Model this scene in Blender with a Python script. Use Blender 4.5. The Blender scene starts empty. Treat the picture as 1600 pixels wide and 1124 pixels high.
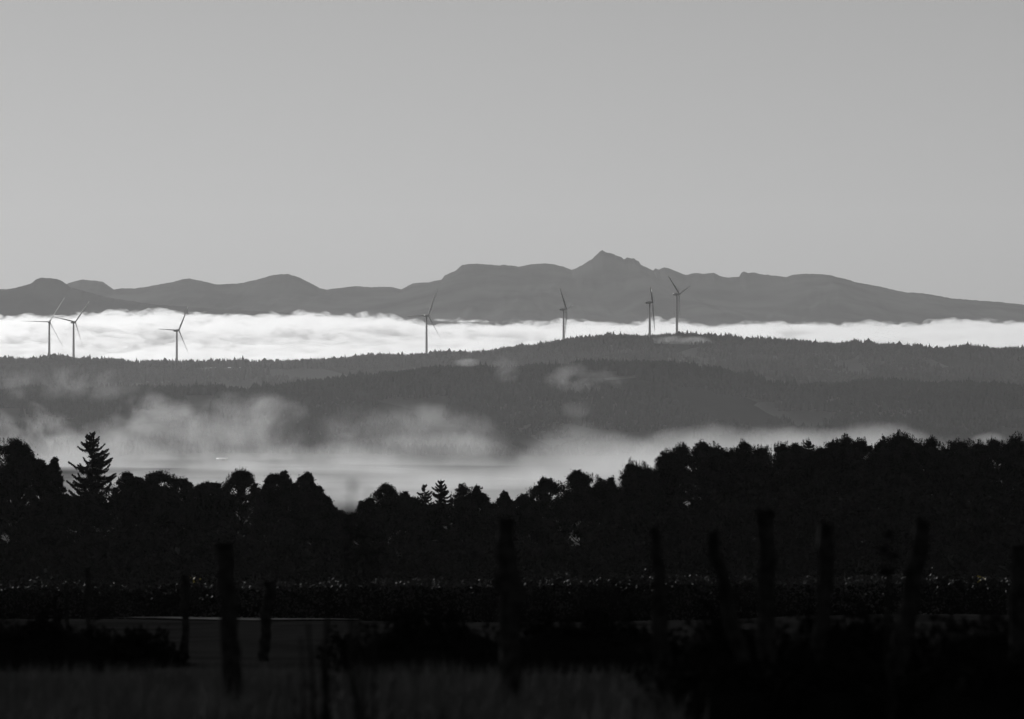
import bpy, math, random
import numpy as np
from mathutils import Vector, Matrix

sc = bpy.context.scene
COL = sc.collection
rad = math.radians

# ------------------------------------------------------------------ camera
F = 6000.0            # focal length in photograph pixels (photo 1600 x 1124)
EYE = 470.0           # photograph row of eye level
cam = bpy.data.cameras.new('camera')
cam_o = bpy.data.objects.new('camera', cam)
COL.objects.link(cam_o)
sc.camera = cam_o
cam_o.location = (0, 0, 0)
cam_o.rotation_euler = (math.pi / 2, 0, 0)
cam.sensor_width = 36
cam.lens = 36 * F / 1600
cam.shift_y = -(562 - EYE) / 1600
cam.clip_start = 0.5
cam.clip_end = 80000
cam.dof.use_dof = True
cam.dof.focus_distance = 1500
cam.dof.aperture_fstop = 2.9

# ------------------------------------------------------------------ sky, sun, exposure
SUN_EL, SUN_AZ = 17.0, -23.0      # degrees; azimuth from the view direction, negative = left
world = bpy.data.worlds.new('World')
sc.world = world
world.use_nodes = True
wn = world.node_tree
sky = wn.nodes.new('ShaderNodeTexSky')
sky.sky_type = 'NISHITA'
sky.sun_disc = False
sky.sun_elevation = rad(SUN_EL)
sky.sun_rotation = rad(SUN_AZ)
sky.altitude = 1500
sky.air_density = 1.6
sky.dust_density = 0.15
bw = wn.nodes.new('ShaderNodeRGBToBW')          # black-and-white photograph
wn.links.new(sky.outputs[0], bw.inputs[0])
bg = wn.nodes['Background']
wn.links.new(bw.outputs[0], bg.inputs[0])
bg.inputs[1].default_value = 0.05
sun = bpy.data.lights.new('sun', 'SUN')
sun.energy = 3.1
sun.angle = rad(0.5)
sun.color = (1, 1, 1)
sun_o = bpy.data.objects.new('sun', sun)
COL.objects.link(sun_o)
SUN_DIR = Vector((math.sin(rad(SUN_AZ)) * math.cos(rad(SUN_EL)), math.cos(rad(SUN_AZ)) * math.cos(rad(SUN_EL)), math.sin(rad(SUN_EL))))
sun_o.rotation_euler = SUN_DIR.to_track_quat('Z', 'Y').to_euler()
sc.view_settings.view_transform = 'Standard'
sc.view_settings.look = 'None'
sc.view_settings.exposure = -0.25
sc.view_settings.gamma = 1.0
sc.render.engine = 'CYCLES'
sc.cycles.use_denoising = True
sc.cycles.max_bounces = 6
sc.cycles.diffuse_bounces = 2
sc.cycles.glossy_bounces = 2
sc.cycles.transmission_bounces = 2
sc.cycles.transparent_max_bounces = 16
sc.cycles.volume_bounces = 2
sc.cycles.volume_max_steps = 256
sc.cycles.sample_clamp_indirect = 4.0

# ------------------------------------------------------------------ helpers
def P(px, py, d):
    return ((px - 800) / F * d, d, (EYE - py) / F * d)

def lerp_pts(pts, smooth=False):
    xs = np.array([p[0] for p in pts], float); ys = np.array([p[1] for p in pts], float)
    return lambda x: np.interp(x, xs, ys)

def hash2(ix, iy, seed):
    n = (ix.astype(np.int64) * 374761393 + iy.astype(np.int64) * 668265263 + seed * 974711) & 0x7fffffff
    n = ((n ^ (n >> 13)) * 1274126177) & 0x7fffffff
    n = (n ^ (n >> 16)) & 0xffff
    return n / 65535.0

def vnoise(x, y, seed=0):
    x = np.asarray(x, float); y = np.asarray(y, float)
    ix = np.floor(x); iy = np.floor(y)
    fx = x - ix; fy = y - iy
    fx = fx * fx * fx * (fx * (fx * 6 - 15) + 10); fy = fy * fy * fy * (fy * (fy * 6 - 15) + 10)
    a = hash2(ix, iy, seed); b = hash2(ix + 1, iy, seed); c = hash2(ix, iy + 1, seed); d = hash2(ix + 1, iy + 1, seed)
    return (a * (1 - fx) + b * fx) * (1 - fy) + (c * (1 - fx) + d * fx) * fy

def fbm(x, y, seed=0, octv=4, gain=0.5):
    s = 0; amp = 1; tot = 0
    for o in range(octv):
        s = s + amp * (vnoise(x * 2 ** o + 17.3 * o, y * 2 ** o - 9.1 * o, seed + o) * 2 - 1); tot += amp; amp *= gain
    return s / tot

def np_mesh(name, V, faces_list):
    """faces_list: list of (n,k) int arrays"""
    me = bpy.data.meshes.new(name)
    V = np.asarray(V, np.float32)
    me.vertices.add(len(V)); me.vertices.foreach_set('co', V.ravel())
    loops = np.concatenate([f.ravel() for f in faces_list]).astype(np.int32)
    sizes = np.concatenate([np.full(len(f), f.shape[1]) for f in faces_list]).astype(np.int32)
    starts = np.concatenate([[0], np.cumsum(sizes)[:-1]]).astype(np.int32)
    me.loops.add(len(loops)); me.loops.foreach_set('vertex_index', loops)
    me.polygons.add(len(sizes)); me.polygons.foreach_set('loop_start', starts)
    me.update(calc_edges=True)
    return me

def obj(name, me, mat=None, parent=None, smooth=False, **props):
    o = bpy.data.objects.new(name, me)
    COL.objects.link(o)
    if me is not None and mat is not None:
        me.materials.clear(); me.materials.append(mat)
    if smooth and me is not None:
        me.polygons.foreach_set('use_smooth', np.ones(len(me.polygons), bool))
    if parent is not None:
        o.parent = parent
    for k, v in props.items():
        o[k] = v
    return o

def thing(name, loc, label, category, group=None):
    o = bpy.data.objects.new(name, None)
    o.empty_display_size = 0.2
    COL.objects.link(o)
    o.location = loc
    o['label'] = label; o['category'] = category
    if group: o['group'] = group
    return o

def grid_faces(nr, nc):
    i = np.arange(nr - 1)[:, None] * nc + np.arange(nc - 1)[None, :]
    i = i.ravel()
    return np.stack([i, i + 1, i + nc + 1, i + nc], 1)

class MB:
    def __init__(s): s.V = []; s.F = []; s.n = 0
    def add(s, V, *faces):
        V = np.asarray(V, float)
        for f in faces: s.F.append(np.asarray(f, int) + s.n)
        s.V.append(V); s.n += len(V)
    def tube(s, pts, radii, sides=6, cap=True):
        pts = np.asarray(pts, float); n = len(pts)
        t = np.gradient(pts, axis=0); t /= np.linalg.norm(t, axis=1)[:, None] + 1e-9
        ref = np.array([0, 1, 0.]) if abs(t[0][1]) < 0.8 else np.array([1, 0, 0.])
        u = np.cross(t, ref); u /= np.linalg.norm(u, axis=1)[:, None] + 1e-9
        v = np.cross(t, u)
        a = np.arange(sides) / sides * 2 * np.pi
        R = np.asarray(radii, float)
        if R.ndim == 1: R = np.repeat(R[:, None], sides, 1)
        V = pts[:, None, :] + R[:, :, None] * (np.cos(a)[None, :, None] * u[:, None, :] + np.sin(a)[None, :, None] * v[:, None, :])
        V = V.reshape(-1, 3)
        q = []
        for i in range(n - 1):
            for j in range(sides):
                k = (j + 1) % sides
                q.append([i * sides + j, i * sides + k, (i + 1) * sides + k, (i + 1) * sides + j])
        fs = [np.array(q)]
        if cap:
            fs.append(np.array([list(range(sides))])); fs.append(np.array([[(n - 1) * sides + j for j in range(sides)][::-1]]))
        s.add(V, *fs)
    def box(s, c, h, R=None):
        V = np.array([[x, y, z] for x in (-1, 1) for y in (-1, 1) for z in (-1, 1)], float) * np.asarray(h)
        if R is not None: V = V @ np.asarray(R).T
        s.add(V + np.asarray(c), [[0, 1, 3, 2], [4, 6, 7, 5], [0, 4, 5, 1], [2, 3, 7, 6], [0, 2, 6, 4], [1, 5, 7, 3]])
    def leaves(s, C, size, rng, flat=0.0, aspect=0.6, U=None):
        C = np.asarray(C, float); n = len(C)
        nrm = rng.normal(size=(n, 3)); nrm[:, 2] += flat * np.sign(nrm[:, 2] + 1e-6) * 1.0
        nrm /= np.linalg.norm(nrm, axis=1)[:, None]
        r = rng.normal(size=(n, 3)) if U is None else U + rng.normal(size=(n, 3)) * 0.25
        u = r - (r * nrm).sum(1)[:, None] * nrm; u /= np.linalg.norm(u, axis=1)[:, None] + 1e-9
        v = np.cross(nrm, u)
        sz = (np.asarray(size) * rng.uniform(0.6, 1.35, n))[:, None]
        V = np.stack([C - u * sz, C - v * sz * aspect, C + u * sz, C + v * sz * aspect], 1).reshape(-1, 3)
        s.add(V, np.arange(4 * n).reshape(n, 4))
    def mesh(s, name):
        by = {}
        for f in s.F: by.setdefault(f.shape[1], []).append(f)
        return np_mesh(name, np.concatenate(s.V), [np.concatenate(x) for x in by.values()])

# ------------------------------------------------------------------ materials
def mat_surface(name, col, rough=0.9, spec=0.2, noise=None, rgb=None, bump=None):
    m = bpy.data.materials.new(name); m.use_nodes = True
    nt = m.node_tree; b = nt.nodes['Principled BSDF']
    c = rgb if rgb else (col, col, col)
    b.inputs['Base Color'].default_value = (*c, 1)
    b.inputs['Roughness'].default_value = rough
    b.inputs['Specular IOR Level'].default_value = spec
    if noise:
        scale, lo, hi = noise
        g = nt.nodes.new('ShaderNodeNewGeometry'); n = nt.nodes.new('ShaderNodeTexNoise'); n.inputs['Scale'].default_value = scale
        n.inputs['Detail'].default_value = 5
        nt.links.new(g.outputs['Position'], n.inputs['Vector'])
        mr = nt.nodes.new('ShaderNodeMapRange'); mr.inputs[1].default_value = 0.35; mr.inputs[2].default_value = 0.65
        mr.inputs[3].default_value = lo; mr.inputs[4].default_value = hi
        nt.links.new(n.outputs[0], mr.inputs[0])
        nt.links.new(mr.outputs[0], b.inputs['Base Color'])
        if bump:
            bp = nt.nodes.new('ShaderNodeBump'); bp.inputs['Strength'].default_value = bump[0]; bp.inputs['Distance'].default_value = bump[1]
            nt.links.new(n.outputs[0], bp.inputs['Height']); nt.links.new(bp.outputs[0], b.inputs['Normal'])
    return m

M_GROUND = mat_surface('field_grass', 0.025, 1.0, 0.0, noise=(0.35, 0.010, 0.022))
M_MOUNT = mat_surface('mountain_slopes', 0.05, 1.0, 0.0, noise=(0.0022, 0.015, 0.11))
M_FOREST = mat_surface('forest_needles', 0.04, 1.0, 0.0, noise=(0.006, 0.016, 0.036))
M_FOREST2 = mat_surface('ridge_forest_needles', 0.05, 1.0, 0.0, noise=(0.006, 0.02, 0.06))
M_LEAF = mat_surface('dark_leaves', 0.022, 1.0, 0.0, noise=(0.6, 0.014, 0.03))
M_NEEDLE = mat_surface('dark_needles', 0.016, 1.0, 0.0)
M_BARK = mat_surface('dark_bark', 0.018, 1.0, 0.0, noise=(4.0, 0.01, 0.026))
M_HEDGE = mat_surface('glossy_hedge_leaves', 0.03, 0.65, 0.03, noise=(0.3, 0.012, 0.065))  # broad tone patches paint sunlit areas into the leaf colour
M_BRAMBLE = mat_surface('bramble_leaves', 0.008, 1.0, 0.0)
M_GRASS = mat_surface('dry_verge_grass', 0.05, 0.9, 0.1, noise=(1.2, 0.06, 0.14))
M_POST = mat_surface('weathered_post_wood', 0.02, 1.0, 0.0, noise=(14.0, 0.010, 0.03), bump=(0.5, 0.01))
M_WIRE = mat_surface('rusty_wire', 0.015, 0.9, 0.1)
M_TURB = mat_surface('turbine_paint', 0.6, 0.33, 1.0)
M_NAC = mat_surface('turbine_nacelle_paint', 0.42, 0.4, 0.5)
M_LIT_EDGE = mat_surface('sunlit_mown_edge_tone', 0.11, 1.0, 0.0, noise=(1.0, 0.03, 0.14))  # sunlit ground edge put into the paler grass colour
M_ROAD = mat_surface('valley_road_surface', 0.07, 0.9, 0.1)
M_ROOF = mat_surface('pale_metal_roof', 0.75, 0.35, 0.6)
M_WALLS = mat_surface('shed_wall', 0.3, 0.9, 0.1)
M_YEL = mat_surface('yellowing_leaves', 0, 0.4, 0.4, rgb=(0.34, 0.27, 0.03))

def mat_volume(name, density, g, build=None, step=None):
    m = bpy.data.materials.new(name); m.use_nodes = True
    nt = m.node_tree; nt.nodes.clear()
    out = nt.nodes.new('ShaderNodeOutputMaterial')
    pv = nt.nodes.new('ShaderNodeVolumePrincipled')
    pv.inputs['Color'].default_value = (1, 1, 1, 1)
    pv.inputs['Density'].default_value = density
    pv.inputs['Density Attribute'].default_value = ''
    pv.inputs['Color Attribute'].default_value = ''
    pv.inputs['Temperature Attribute'].default_value = ''
    pv.inputs['Anisotropy'].default_value = g
    nt.links.new(pv.outputs[0], out.inputs['Volume'])
    if build:
        nt.links.new(build(nt), pv.inputs['Density'])
    return m

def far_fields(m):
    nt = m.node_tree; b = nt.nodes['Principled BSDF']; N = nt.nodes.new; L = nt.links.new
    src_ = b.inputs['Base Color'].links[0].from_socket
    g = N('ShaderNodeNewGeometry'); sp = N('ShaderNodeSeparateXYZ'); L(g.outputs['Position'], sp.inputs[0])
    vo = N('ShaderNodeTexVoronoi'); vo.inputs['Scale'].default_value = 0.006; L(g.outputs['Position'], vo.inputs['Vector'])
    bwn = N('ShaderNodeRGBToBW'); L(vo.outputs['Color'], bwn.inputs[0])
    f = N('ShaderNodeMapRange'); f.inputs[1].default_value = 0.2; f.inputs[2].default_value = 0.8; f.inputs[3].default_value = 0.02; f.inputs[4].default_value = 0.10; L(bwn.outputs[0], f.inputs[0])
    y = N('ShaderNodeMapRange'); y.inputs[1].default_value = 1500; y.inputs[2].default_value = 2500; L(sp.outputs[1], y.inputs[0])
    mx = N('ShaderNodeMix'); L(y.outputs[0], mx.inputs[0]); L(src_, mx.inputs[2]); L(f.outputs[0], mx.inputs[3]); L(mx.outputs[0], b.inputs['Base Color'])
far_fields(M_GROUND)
# ------------------------------------------------------------------ terrain
prof_d = [-400, -50, 0, 20, 26, 36, 60, 138, 260, 345, 400, 450, 520, 620, 1000, 2000, 3200, 30000]
prof_z = [-0.6, -1.1, -1.7, -2.4, -2.75, -3.52, -5.42, -11.5, -20.4, -26.0, -29.2, -31.0, -33.0, -50.0, -95.0, -150.0, -190.0, -190.0]
ridge_px = [(-400, 560), (0, 557), (60, 555), (130, 556), (180, 558), (200, 563), (280, 563), (350, 562), (450, 561), (520, 558), (600, 555), (660, 553),
            (740, 548), (800, 543), (830, 536), (870, 529), (920, 523), (960, 518), (1000, 518), (1060, 519), (1100, 522), (1200, 526), (1270, 530),
            (1340, 534), (1400, 537), (1500, 541), (1560, 543), (1600, 541), (2000, 548)]
mid_px = [(-400, 606), (0, 604), (300, 602), (400, 598), (500, 590), (600, 580), (700, 572), (800, 568), (920, 565), (1060, 566), (1120, 571), (1150, 582),
          (1200, 588), (1300, 591), (1400, 593), (1500, 596), (1600, 601), (2000, 606)]
DR, DM = 6000.0, 5250.0
TREE_H = 13.0
ridge_f = lerp_pts(ridge_px); mid_f = lerp_pts(mid_px)

def sstep(t):
    t = np.clip(t, 0, 1); return t * t * (3 - 2 * t)

def ground(X, D):
    X = np.asarray(X, float); D = np.asarray(D, float)
    z = np.interp(D, prof_d, prof_z)
    far = sstep((D - 600) / 1500)
    z = z + far * 6 * fbm(X / 420, D / 420, 5, 3)
    near = sstep((D - 30) / 60) * (1 - far)
    z = z + near * 0.35 * fbm(X / 14, D / 14, 3, 3)
    z = z - sstep((D - 7000) / 800) * 55
    # middle ridge
    cm = DM + 130 * fbm(X / 500, X * 0 + 3.3, 11, 2)
    hm = (EYE - mid_f(800 + X / DM * F)) / F * DM - TREE_H + 3 * fbm(X / 60, X * 0, 8, 2)
    base = -190.0
    tm = np.where(D < cm, sstep((D - (cm - 720)) / 720) ** 1.0, 1 - 0.55 * sstep((D - cm) / 380))
    zm = base + (hm - base) * tm + 9 * fbm(X / 160, D / 160, 21, 3) * tm * (1 - tm) * 4 - np.where((D < cm - 720) | (D > cm + 1600), 200, 0)
    # turbine ridge
    cr = DR + 90 * fbm(X / 600, X * 0 + 1.7, 14, 2)
    hr = (EYE - ridge_f(800 + X / DR * F)) / F * DR - TREE_H
    tr = np.where(D < cr, sstep((D - (cr - 900)) / 900), 1 - sstep((D - cr) / 1100))
    zr = -210 + (hr + 210) * tr + 7 * fbm(X / 150, D / 150, 31, 3) * tr * (1 - tr) * 4 - np.where((D < cr - 900) | (D > cr + 1100), 200, 0)
    return np.maximum(z, np.maximum(zm, zr))

def g1(x, d): return float(ground(np.array([x]), np.array([d]))[0])

d_rows = np.concatenate([np.linspace(-300, 10, 10), np.linspace(16, 60, 40), np.linspace(63, 150, 40), np.linspace(155, 640, 60), np.linspace(660, 4300, 60),
                         np.linspace(4320, 7300, 150), np.linspace(7400, 30000, 40)])
u_cols = np.linspace(-1, 1, 220)
half = 60 + np.abs(d_rows) * 0.1333 * 1.55
DD = np.repeat(d_rows[:, None], len(u_cols), 1); XX = half[:, None] * u_cols[None, :]
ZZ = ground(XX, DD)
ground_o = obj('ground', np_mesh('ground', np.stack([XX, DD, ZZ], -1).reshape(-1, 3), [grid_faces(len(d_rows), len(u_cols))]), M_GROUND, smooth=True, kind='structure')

# sheet of mown grass at the hedge foot, sunlit edge painted in as a paler tone, and the road in the valley
def strip(name, x0, x1, d0, d1, lift, mat, nx=60, wob=0.0, slope=0.0):
    xs = np.linspace(x0, x1, nx); rows = []
    for t in (0, 0.5, 1):
        dd = d0 + (d1 - d0) * t + slope * (xs - x0) + wob * fbm(xs / 6, xs * 0 + t * 3, 9, 2)
        rows.append(np.stack([xs, dd, ground(xs, dd) + lift], -1))
    return obj(name, np_mesh(name, np.concatenate(rows), [grid_faces(3, nx)]), mat, smooth=True, kind='structure')
strip('sunlit_edge_strip', -14.2, -5.2, 128, 136, 0.06, M_LIT_EDGE, wob=1.0)
strip('valley_road', P(380, 0, 4480)[0], P(660, 0, 4480)[0], 4440, 4470, 2.0, M_ROAD, slope=-0.9)

# ------------------------------------------------------------------ mountains
sky_near = [(-500, 470), (-250, 466), (0, 455), (25, 450), (47, 444), (58, 436), (63, 434), (90, 436), (97, 440), (103, 444), (110, 449), (140, 457), (165, 464), (200, 470),
            (240, 476), (300, 480), (360, 484), (450, 489), (600, 500), (800, 505)]
sky_far = [(-500, 452), (-200, 448), (0, 452), (60, 451), (90, 449), (103, 444), (115, 440), (128, 437), (160, 440), (167, 445), (178, 453), (185, 451), (212, 451), (240, 446), (265, 442), (285, 437), (297, 435.5),
           (310, 438), (340, 445), (375, 443), (400, 437.5), (425, 430), (450, 428), (468, 434), (490, 445), (500, 451), (512, 453), (530, 450), (555, 447), (580, 449), (610, 448.5), (627, 452), (645, 443),
           (670, 441), (690, 437), (695, 430), (712, 423), (722, 414), (735, 412), (750, 412.5), (780, 415), (788, 413.5), (800, 415.5), (812, 417), (830, 413), (850, 412), (866, 413), (880, 417), (893, 422),
           (905, 417), (925, 405), (934, 396), (941, 391), (950, 396), (968, 400), (975, 404), (980, 402), (990, 404.5), (998, 408), (1000, 413), (1010, 418), (1018, 421), (1021, 423), (1023, 420), (1030, 422),
           (1038, 417.5), (1050, 421), (1071, 430), (1085, 427), (1100, 428), (1115, 426.5), (1125, 431), (1135, 434), (1150, 433), (1155, 433), (1158, 427), (1162, 424.5), (1168, 427), (1178, 426), (1190, 429),
           (1213, 431), (1228, 433.5), (1238, 430), (1255, 428), (1275, 428), (1297, 430), (1310, 434), (1325, 437), (1340, 442), (1360, 445), (1375, 448), (1395, 453), (1415, 457), (1440, 458.5), (1470, 463),
           (1487, 466.5), (1520, 469), (1560, 472), (1590, 475), (1600, 476), (1800, 484), (2100, 490)]

def mountain(name, pts, dist, front, back, nx, seed, ny=70):
    f = lerp_pts(pts)
    px = np.linspace(pts[0][0], pts[-1][0], nx)
    base = -215.0
    hz = (EYE - f(px)) / F * dist
    hz = hz + (0.7 + 1.6 * np.exp(-((px - 985) / 60) ** 2)) / F * dist * fbm(px / 5, px * 0, seed + 91, 3)
    ker = np.ones(61) / 61; hs = np.convolve(np.pad(hz, 30, mode='edge'), ker, 'valid'); hz0 = hz
    X = (px - 800) / F * dist
    ty = np.concatenate([np.linspace(0, 1, ny), np.linspace(1.06, 2, 16)])
    rows = []
    for t in ty:
        m_ = min(1.0, abs(1 - t) * 7); hz = hz0 * (1 - m_) + hs * m_
        if t <= 1:
            Y = dist - front * (1 - t)
            # spurs and gullies running down from the crest
            w = fbm(X / 900 + (1 - t) * 0.7, X * 0 + t * 0.8, seed, 3)
            spur = fbm(X / 420 + 0.6 * w, X * 0 + (t * front) / 2600, seed + 7, 4, 0.55)
            prof = 0.25 * t + 0.75 * t ** (2.0 + 0.9 * w)
            s = t * (1 - t) * 4
            Z = base + (hz - base) * prof + spur * s * 0.22 * (hz - base)
            Z = np.minimum(Z, base + (hz - base) * (1 - 0.55 * (1 - t)))
            Z = Z + 6 * fbm(X / 90, X * 0 + t * 30, seed + 3, 3) * (1 - t) * min(1, t * 6)
        else:
            Y = dist + back * (t - 1)
            Z = base + (hz - base) * (1 - (t - 1)) ** 1.5
        rows.append(np.stack([X, X * 0 + Y, Z], -1))
    V = np.concatenate(rows)
    return obj(name, np_mesh(name, V, [grid_faces(len(ty), nx)]), M_MOUNT, smooth=True, kind='structure')

mountain('mountain_range', sky_far, 21000, 3200, 2500, 1600, 40, 110)
mountain('near_mountain_shoulder', sky_near, 17800, 1500, 1500, 700, 55)

# ------------------------------------------------------------------ far forest on the two ridges (nobody could count it)
def forest(name, n, dfun, seed, hmin=8, hmax=17):
    rng = np.random.default_rng(seed)
    D = dfun(rng, n)
    X = rng.uniform(-1, 1, n) * 0.1333 * D * 1.3
    keep = fbm(X / 130, D / 170, 77, 3) < 0.30
    X = X[keep]; D = D[keep]; n = len(X)
    Z = ground(X, D)
    h = rng.uniform(hmin, hmax, n) * (0.55 + 0.75 * vnoise(X / 55, D / 55, 5)) * np.where(rng.random(n) < .05, 1.2, 1) * 0.9
    r = h * rng.uniform(0.16, 0.30, n)
    con = rng.random(n) < 0.7
    k = 5
    a = np.arange(k) / k * 2 * np.pi
    ang = a[None, :] + rng.uniform(0, 6.28, n)[:, None]
    c, s = np.cos(ang), np.sin(ang)
    def ring(rr, zz):
        return np.stack([X[:, None] + c * rr[:, None], D[:, None] + s * rr[:, None], np.repeat((Z + zz)[:, None], k, 1)], -1)
    r1 = r; z1 = h * 0.05
    r2 = np.where(con, r * 0.62, r * 1.25); z2 = np.where(con, h * 0.5, h * 0.55)
    apex = np.stack([X + rng.normal(0, 0.2, n), D, Z + np.where(con, h, h * 0.9)], -1)[:, None, :]
    V = np.concatenate([ring(r1, z1), ring(r2, z2), apex], 1)
    nv = 2 * k + 1
    off = (np.arange(n) * nv)[:, None]
    q = np.concatenate([np.stack([off[:, 0] + j, off[:, 0] + (j + 1) % k, off[:, 0] + k + (j + 1) % k, off[:, 0] + k + j], 1) for j in range(k)])
    t = np.concatenate([np.stack([off[:, 0] + k + j, off[:, 0] + k + (j + 1) % k, off[:, 0] + 2 * k], 1) for j in range(k)])
    return obj(name, np_mesh(name, V.reshape(-1, 3), [q, t]), M_FOREST, kind='stuff')

def d_ridge(rng, n):
    a = rng.uniform(5450, 6120, n); b = rng.normal(5990, 35, n)
    return np.where(rng.random(n) < 0.75, a, b)
def d_mid(rng, n):
    a = rng.uniform(4620, 5330, n); b = rng.normal(5250, 60, n)
    return np.where(rng.random(n) < 0.8, a, b)
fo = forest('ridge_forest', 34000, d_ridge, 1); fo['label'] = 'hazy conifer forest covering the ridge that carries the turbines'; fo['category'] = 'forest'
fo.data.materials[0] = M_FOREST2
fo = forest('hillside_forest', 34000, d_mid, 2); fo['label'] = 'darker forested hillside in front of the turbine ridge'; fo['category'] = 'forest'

# ------------------------------------------------------------------ sea of cloud behind the ridge
def cloud_sea():
    d = np.concatenate([np.linspace(6350, 9000, 120), np.linspace(9025, 18600, 330)])
    nc = 420
    u = np.linspace(-1, 1, nc)
    X = (0.1333 * 1.4 * d)[:, None] * u[None, :]
    D = np.repeat(d[:, None], nc, 1)
    w1 = fbm(X / 700, D / 1600, 71, 3)
    bil = 1 - np.abs(fbm(X / 420 + 0.8 * w1, D / 1100, 72, 3)) * 2.4
    bil2 = 1 - np.abs(fbm(X / 130 + w1, D / 330, 73, 3)) * 2.4
    big = fbm(X / 1200, D / 2600, 74, 2)
    small = fbm(X / 40, D / 80, 75, 3)
    far = sstep((D - 8000) / 7000)
    left = 0.35 + 0.65 * sstep(0.62 - X / (0.24 * D))
    step = left * 62 * (1 - sstep((D - 11200 - 1500 * w1) / 2600))
    dm = np.zeros_like(X)
    rng = np.random.default_rng(8)
    for k_ in range(4200):
        cd = 6600 + 12400 * rng.random() ** 0.8
        cx = rng.uniform(-1, 1) * 0.1333 * 1.4 * cd
        R = rng.uniform(45, 170); Ry = R * rng.uniform(1.0, 2.2); H = R * rng.uniform(0.16, 0.36)
        r0, r1 = np.searchsorted(d, [cd - Ry, cd + Ry])
        c0, c1 = np.searchsorted(u * 0.1333 * 1.4 * cd, [cx - 1.1 * R, cx + 1.1 * R])
        if r1 <= r0 or c1 <= c0: continue
        q_ = 1 - ((X[r0:r1, c0:c1] - cx) / R) ** 2 - ((D[r0:r1, c0:c1] - cd) / Ry) ** 2
        dm[r0:r1, c0:c1] = np.maximum(dm[r0:r1, c0:c1], H * np.sqrt(np.maximum(q_, 0)))
    fm = sstep((D - 10500) / 4500)
    Z = -130 - step + (0.6 + 0.7 * left) * (big * (14 + 14 * far) + bil * (5 + 5 * far) + bil2 * 3 * far) + dm * (0.08 + 1.55 * fm) * (0.55 + 0.6 * left) + small * 3.5 * fm - (40 + 26 * left) * fm
    rim = np.minimum(sstep((D - 6350) / 250), 1)
    Z = -215 + (Z + 215) * rim
    def slab(name, Zt, Zb, r0, m, label):
        Xr, Dr = X[r0:], D[r0:]; Zt = Zt[r0:]
        top = np.stack([Xr, Dr, Zt], -1).reshape(-1, 3)
        bot = np.stack([Xr, Dr, Xr * 0 + Zb], -1).reshape(-1, 3)
        nr = len(Xr); n = nr * nc
        ft = grid_faces(nr, nc); fb = ft[:, ::-1] + n
        idx = np.arange(n).reshape(nr, nc)
        loop = np.concatenate([idx[0, :], idx[1:, -1], idx[-1, -2::-1], idx[-2:0:-1, 0]])
        nx = np.roll(loop, -1)
        side = np.stack([nx, loop, loop + n, nx + n], 1)
        o = obj(name, np_mesh(name, np.concatenate([top, bot]), [ft, fb, side]), m, smooth=True, kind='stuff')
        o['label'] = label; o['category'] = 'cloud'
    slab('cloud_sea', Z, -246, 0, mat_volume('cloud_vapour', 0.010, 0.54), 'bright white sea of cloud between the ridge and the mountains')
    r0 = int(np.searchsorted(d, 10000))
    fr = Z + (22 + 16 * fbm(X / 60 + 3, D / 130, 81, 4)) * sstep((D - 10000) / 2500)
    def wisps(nt):
        N = nt.nodes.new; L = nt.links.new
        geo = N('ShaderNodeNewGeometry')
        mp = N('ShaderNodeMapping'); mp.inputs['Scale'].default_value = (0.020, 0.008, 0.034)
        L(geo.outputs['Position'], mp.inputs['Vector'])
        nz = N('ShaderNodeTexNoise'); nz.inputs['Scale'].default_value = 1.0; nz.inputs['Detail'].default_value = 4.0; nz.inputs['Roughness'].default_value = 0.62; nz.inputs['Distortion'].default_value = 0.4
        L(mp.outputs[0], nz.inputs['Vector'])
        mr = N('ShaderNodeMapRange'); mr.inputs[1].default_value = 0.46; mr.inputs[2].default_value = 0.72; mr.inputs[3].default_value = 0.0; mr.inputs[4].default_value = 0.012
        L(nz.outputs[0], mr.inputs[0])
        return mr.outputs[0]
    mw = mat_volume('cloud_fringe_vapour', 0.004, 0.57, wisps)
    mw.cycles.volume_step_rate = 0.06
    slab('cloud_fringe', np.maximum(fr, Z + 0.8), -247, r0, mw, 'thin torn vapour fringing the top of the cloud sea')
cloud_sea()

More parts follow.
